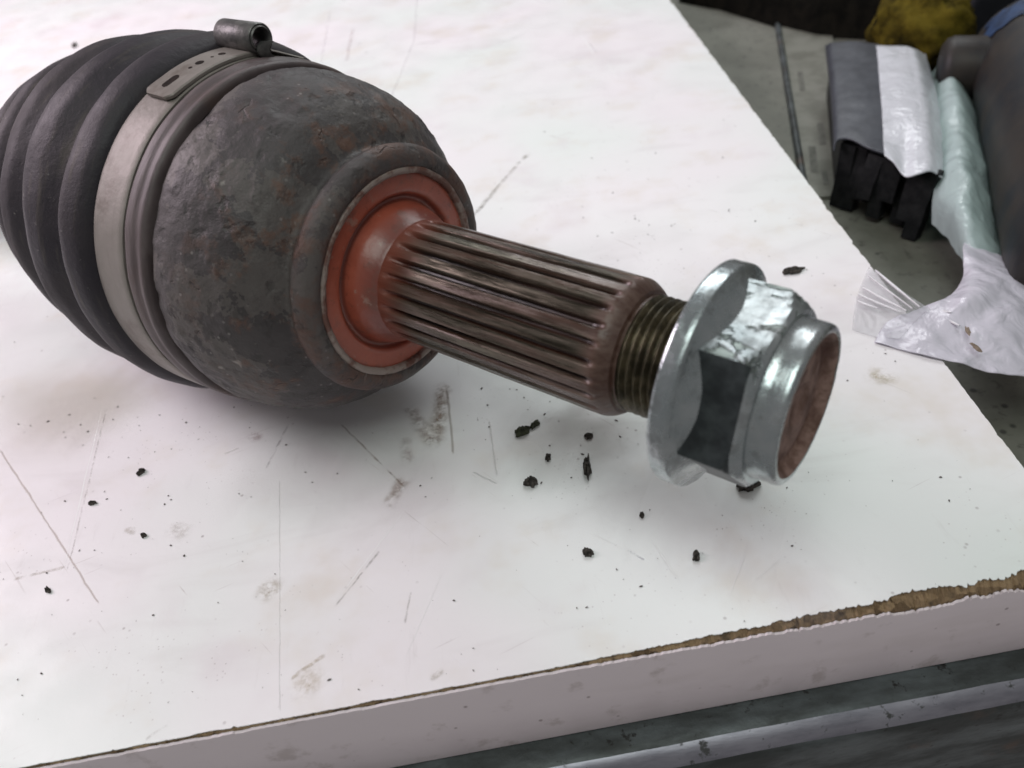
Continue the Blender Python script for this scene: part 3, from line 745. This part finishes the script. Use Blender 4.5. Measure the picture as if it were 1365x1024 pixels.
def blob(cx, cy, wpx, hpx, ang, z, n=16, seed=0, thick=.5, jag=.75):
    """irregular flat crumb standing on level z; returns verts, faces"""
    c = at(cx, cy, z); ex = (at(cx+1, cy, z)-c); ey = (at(cx, cy+1, z)-c); r = random.Random(seed)
    ca, sa = math.cos(math.radians(ang)), math.sin(math.radians(ang)); ring = []
    for i in range(n):
        a = 2*math.pi*i/n; k = 1-jag*(.5+.5*nz(seed*3.7+1.9*math.cos(a), 1.9*math.sin(a), seed*1.3)+.25*nz(seed+4*math.cos(a), 4*math.sin(a), 9)); x, y = wpx/2*k*math.cos(a), hpx/2*k*math.sin(a)
        ring.append(c+ex*(x*ca-y*sa)+ey*(x*sa+y*ca))
    V = [p+Vector((0, 0, 0)) for p in ring]+[c+(p-c)*.92+Vector((0, 0, thick*(.35+.45*r.random()))) for p in ring]+[c+(p-c)*.4+Vector((0, 0, thick*(.8+.6*r.random()))) for p in ring]
    F = grid_faces(3, n)+[tuple(range(2*n, 3*n)), tuple(reversed(range(n)))]; return V, F, c
for i, (x, y, a, b, g) in enumerate(((1290, 441, 20, 11, 60), (1302, 464, 34, 9, 38))):
    V, F, c = blob(x, y, a, b, g, 2.6, seed=80+i, thick=.25); adopt(build('grease_smear', V, F, 'tan', None, False), bag)

# dark metal cylinder at the right frame edge
def tube_along(P, Q, prof, seg=64, disp=0):
    d = (Q-P).normalized(); u = d.cross(Vector((0, 0, 1))).normalized(); w_ = u.cross(d); V = []
    for s, r in prof:
        for j in range(seg):
            a = 2*math.pi*j/seg; rr = r+(disp*fbm(s*.05, math.cos(a)*2, math.sin(a)*2) if disp and r > .5 else 0)
            V.append(P+d*s+(u*math.cos(a)+w_*math.sin(a))*rr)
    return V, grid_faces(len(prof), seg)
e1, e2 = at(1350, 372, -2), at(1291, 62, -2); ed = (e2-e1).normalized(); er = Vector((ed.y, -ed.x, 0)); CR = 25.0
c1 = e1+er*CR; c2 = e2+er*CR; c1.z = c2.z = BT+CR; LN = (c2-c1).length
can = empty('metal_cylinder', ((c1+c2)/2).xy[:]+(BT,))
tag(can, 'dark brown metal cylinder with blue paint smear at the right frame edge', 'cylinder')
prof = [(0, .1), (0, CR-5), (.8, CR-2.4), (2.4, CR-.8), (5, CR)]+[(5+(LN-14)*k/20, CR) for k in range(1, 21)]+[(LN-5, CR-1.2), (LN-2, CR-3.5), (LN-.5, CR-6.5), (LN, CR-9), (LN, .1)]
V, F = tube_along(c1, c2, prof, 72, .35); adopt(build('body', V, F, 'canister', None, True, 50), can)
sp_ = c2-ed*26-er*14; V, F = tube_along(sp_, sp_-er*24, [(0, 13), (12, 13), (20, 13), (22.5, 12), (24, 9.5), (24.2, .1)], 40); adopt(build('side_boss', V, F, 'canister', None, True, 50), can)
u_ = ed.cross(Vector((0, 0, 1))).normalized(); V = []; rr_ = random.Random(3)
for i in range(9):
    s = LN-27+15*i/8
    for j in range(9):
        a = math.radians(112+40*j/8) + (rr_.uniform(-.1, .1) if j in (0, 8) else 0); V.append(c1+ed*(s+rr_.uniform(-1, 1)*(i in (0, 8)))+(u_*math.cos(a)+u_.cross(ed)*math.sin(a))*(CR+.55))
adopt(build('paint_smear', V, grid_faces(9, 9, False), 'blue'), can)

# dark rag, mustard fleece and navy case along the top of the frame
def mound(name, pts, h, mat, label, cat, nx=70, ny=40, freq=.03, rough=.35, seed=0, depth=140):
    P = [at(*p, BT) for p in pts]; V = []
    for i in range(ny):
        v_ = i/(ny-1)
        for j in range(nx):
            u = j/(nx-1)*(len(P)-1); k = min(int(u), len(P)-2); b = P[k].lerp(P[k+1], u-k)
            back = (b-Vector((0, 0, b.z))-Vector((CAMP.x, CAMP.y, 0))).normalized()
            e = min(1, v_*5)*min(1, (1-v_)*4)*min(1, j/(nx-1)*8)*min(1, (1-j/(nx-1))*8)
            e = math.sqrt(max(0, e)); q = b+back*depth*v_
            z = BT+.1+h*e*(1+rough*fbm(q.x*freq+seed, q.y*freq))+(1.5*e*fbm(q.x*.15, q.y*.15, seed)); V.append((q.x, q.y, max(BT+.1, z)))
    o = build(name, V, grid_faces(ny, nx, False), mat, origin=(P[len(P)//2].x, P[len(P)//2].y, BT)); return tag(o, label, cat)
mound('dark_rag', [(905, 4), (960, 14), (1030, 36), (1090, 50), (1160, 54), (1200, 52)], 34, 'rag', 'black rumpled rag along the top edge behind the bundle', 'rag', seed=1)
def fleece():
    c = at(1234, 16, 2); V = []; nr, nc = 40, 60
    for i in range(nr):
        ph = math.pi*i/(nr-1)
        for j in range(nc):
            a = 2*math.pi*j/nc; d = Vector((math.sin(ph)*math.cos(a), math.sin(ph)*math.sin(a), math.cos(ph)))
            r = 1+.14*fbm(d.x*2.2, d.y*2.2, d.z*2.2)+.06*fbm(d.x*11, d.y*11, d.z*11)
            V.append(Vector((d.x*22*r, d.y*26*r, max(-28, d.z*20*r)))+c)
    o = build('fleece_pad', V, grid_faces(nr, nc), 'yellow', origin=(c.x, c.y, BT)); tag(o, 'mustard yellow fuzzy fleece pad beside the black rag at the top', 'pad')
    zmin = min(v[2] for v in V); 
    for vv in o.data.vertices: vv.co.z += (BT-zmin)*MM
fleece()
mound('navy_case', [(1270, 62), (1320, 58), (1380, 54), (1480, 50)], 52, 'navy', 'dark navy case in the top right corner behind the cylinder', 'case', rough=.05, seed=4, depth=90)

# flat strip on the bench between board and bundle
bar = empty('flat_strip', (*at(1080, 160, BT).xy, BT)); tag(bar, 'dull grey flat strip with faint ink marks between board and bundle', 'strip')
q = [at(1072, 262, BT+1.3), at(1128, 262, BT+1.3), at(1108, 30, BT+1.3), at(1034, 30, BT+1.3)]
V = [(p.x, p.y, BT+1.3) for p in q]+[(p.x, p.y, BT+.1) for p in q]
adopt(build('strip_plate', V, [(0, 1, 2, 3)]+[(i, (i+1) % 4, 4+(i+1) % 4, 4+i) for i in range(4)], 'bar', None, False), bar)
lip0, lip1 = at(1036, 30, BT+1.3), at(1074, 262, BT+1.3); V = []
for i in range(30):
    c = lip0.lerp(lip1, i/29)
    for o_, z in ((-1.6, -1.2), (-1.2, 1.0), (0, 1.6), (1.2, 1.0), (1.7, .05)): V.append(c+Vector((o_+.15*fbm(i*.4, 3), 0, z)))
adopt(build('raised_bead', V, grid_faces(30, 5, False), 'rail', None), bar)
for i, (x, y, a, b) in enumerate(((1095, 178, 9, 30), (1084, 212, 10, 36), (1068, 108, 7, 26), (1100, 236, 8, 20))):
    c = at(x, y, BT+1.45); ex, ey = at(x+a/2, y, BT+1.45)-c, at(x+2, y+b/2, BT+1.45)-c
    adopt(build('ink_mark', [c-ex-ey, c+ex-ey, c+ex+ey, c-ex+ey], [(0, 1, 2, 3)], 'ink', None, False), bar)

# ================================================================ dirt flakes on the board
G = 'dark dirt flakes on the white board'
flakes = [(697, 576, 22, 12, -15, 'green_flake', .8, 'greenish black crumb under the middle of the splined stub', 'crumb'),
          (713, 567, 16, 7, -35, 'green_flake', .6, 'small olive sliver touching the greenish crumb under the stub', 'crumb'),
          (783, 624, 34, 11, 84, 'flake', 1.2, 'upright black peg-shaped flake in the shadow left of the nut', 'flake'),
          (708, 643, 19, 13, 5, 'flake', .8, 'black diamond-shaped flake just past the edge of the stub shadow', 'flake'),
          (785, 582, 12, 9, 20, 'flake', .5, 'small black flake directly above the peg-shaped flake', 'flake'),
          (731, 610, 9, 10, 40, 'flake', .5, 'tiny black crumb left of the peg-shaped flake', 'flake'),
          (784, 738, 16, 12, 10, 'flake', .6, 'grey black flake alone in the open white area below the stub', 'flake'),
          (928, 741, 11, 16, 0, 'flake', .6, 'grey black flake on the board below the nut', 'flake'),
          (998, 649, 30, 15, -8, 'flake', 1.4, 'ragged black lump right below the hexagon of the nut', 'flake'),
          (1056, 362, 34, 8, -14, 'flake', .7, 'long thin black flake right behind the top of the nut', 'flake'),
          (188, 630, 15, 6, -35, 'flake', .5, 'slanted black sliver in front of the ribbed boot', 'flake'),
          (124, 671, 15, 5, -6, 'flake', .4, 'flat black sliver beside the long white scratch', 'flake'),
          (191, 714, 9, 7, -20, 'flake', .4, 'round black crumb below the slanted sliver at left', 'flake'),
          (856, 687, 7, 9, 20, 'flake', .4, 'small black crumb midway between nut and lower open area', 'flake'),
          (64, 787, 9, 8, 30, 'flake', .4, 'black crumb at the crossing of the scratches at left', 'flake'),
          (99, 61, 9, 7, -40, 'flake', .5, 'dark crumb behind the boot at the top left', 'flake'),
          (1300, 885, 0, 0, 0, None, 0, '', '')]
for i, (x, y, a, b, g, m, th, lab, cat) in enumerate(flakes):
    if not m: continue
    V, F, c = blob(x, y, a*1.4, b*1.4, g, .15, n=22, seed=100+i, thick=th*1.7)
    tag(build('dirt_'+cat, V, F, m, smooth=False, origin=(c.x, c.y, .15)), lab, cat, G)
def grit():
    r = random.Random(5); V = []; F = []
    spots = [(r.uniform(-20, 1330), r.uniform(0, 980), None) for _ in range(330)]
    for cx, cy, sx, sy, n in ((740, 590, 70, 40, 60), (850, 310, 22, 10, 26), (180, 560, 90, 40, 70), (900, 560, 60, 40, 20), (1090, 340, 60, 60, 26), (1000, 690, 60, 50, 30), (480, 60, 40, 40, 40),
                              (230, 720, 120, 50, 30), (820, 250, 120, 60, 50), (450, 620, 90, 40, 24)):
        spots += [(r.gauss(cx, sx), r.gauss(cy, sy), 1) for _ in range(n)]
    for x, y, k in spots:
        p = at(x, y, .14)
        if (p-CORNER).dot(EN) > -2 or (p-CORNER).dot(rn) > -1.5 or p.y > 700: continue
        s = .07+.24*r.random()**3.5; a = r.uniform(0, 6.3); el = r.uniform(1, 2.2); b = len(V)
        for q in range(5):
            t_ = a+q*2*math.pi/5; rr = s*r.uniform(.6, 1.2)
            dx, dy = rr*math.cos(t_-a)*el, rr*math.sin(t_-a)
            V.append((p.x+dx*math.cos(a)-dy*math.sin(a), p.y+dx*math.sin(a)+dy*math.cos(a), .14))
        V.append((p.x, p.y, .14+s*r.uniform(.5, 1.0)))
        F += [(b+q, b+(q+1) % 5, b+5) for q in range(5)]
    tag(build('grit', V, F, 'grit', smooth=False), 'fine dark grit scattered over the white board', 'grit', kind='stuff')
grit()
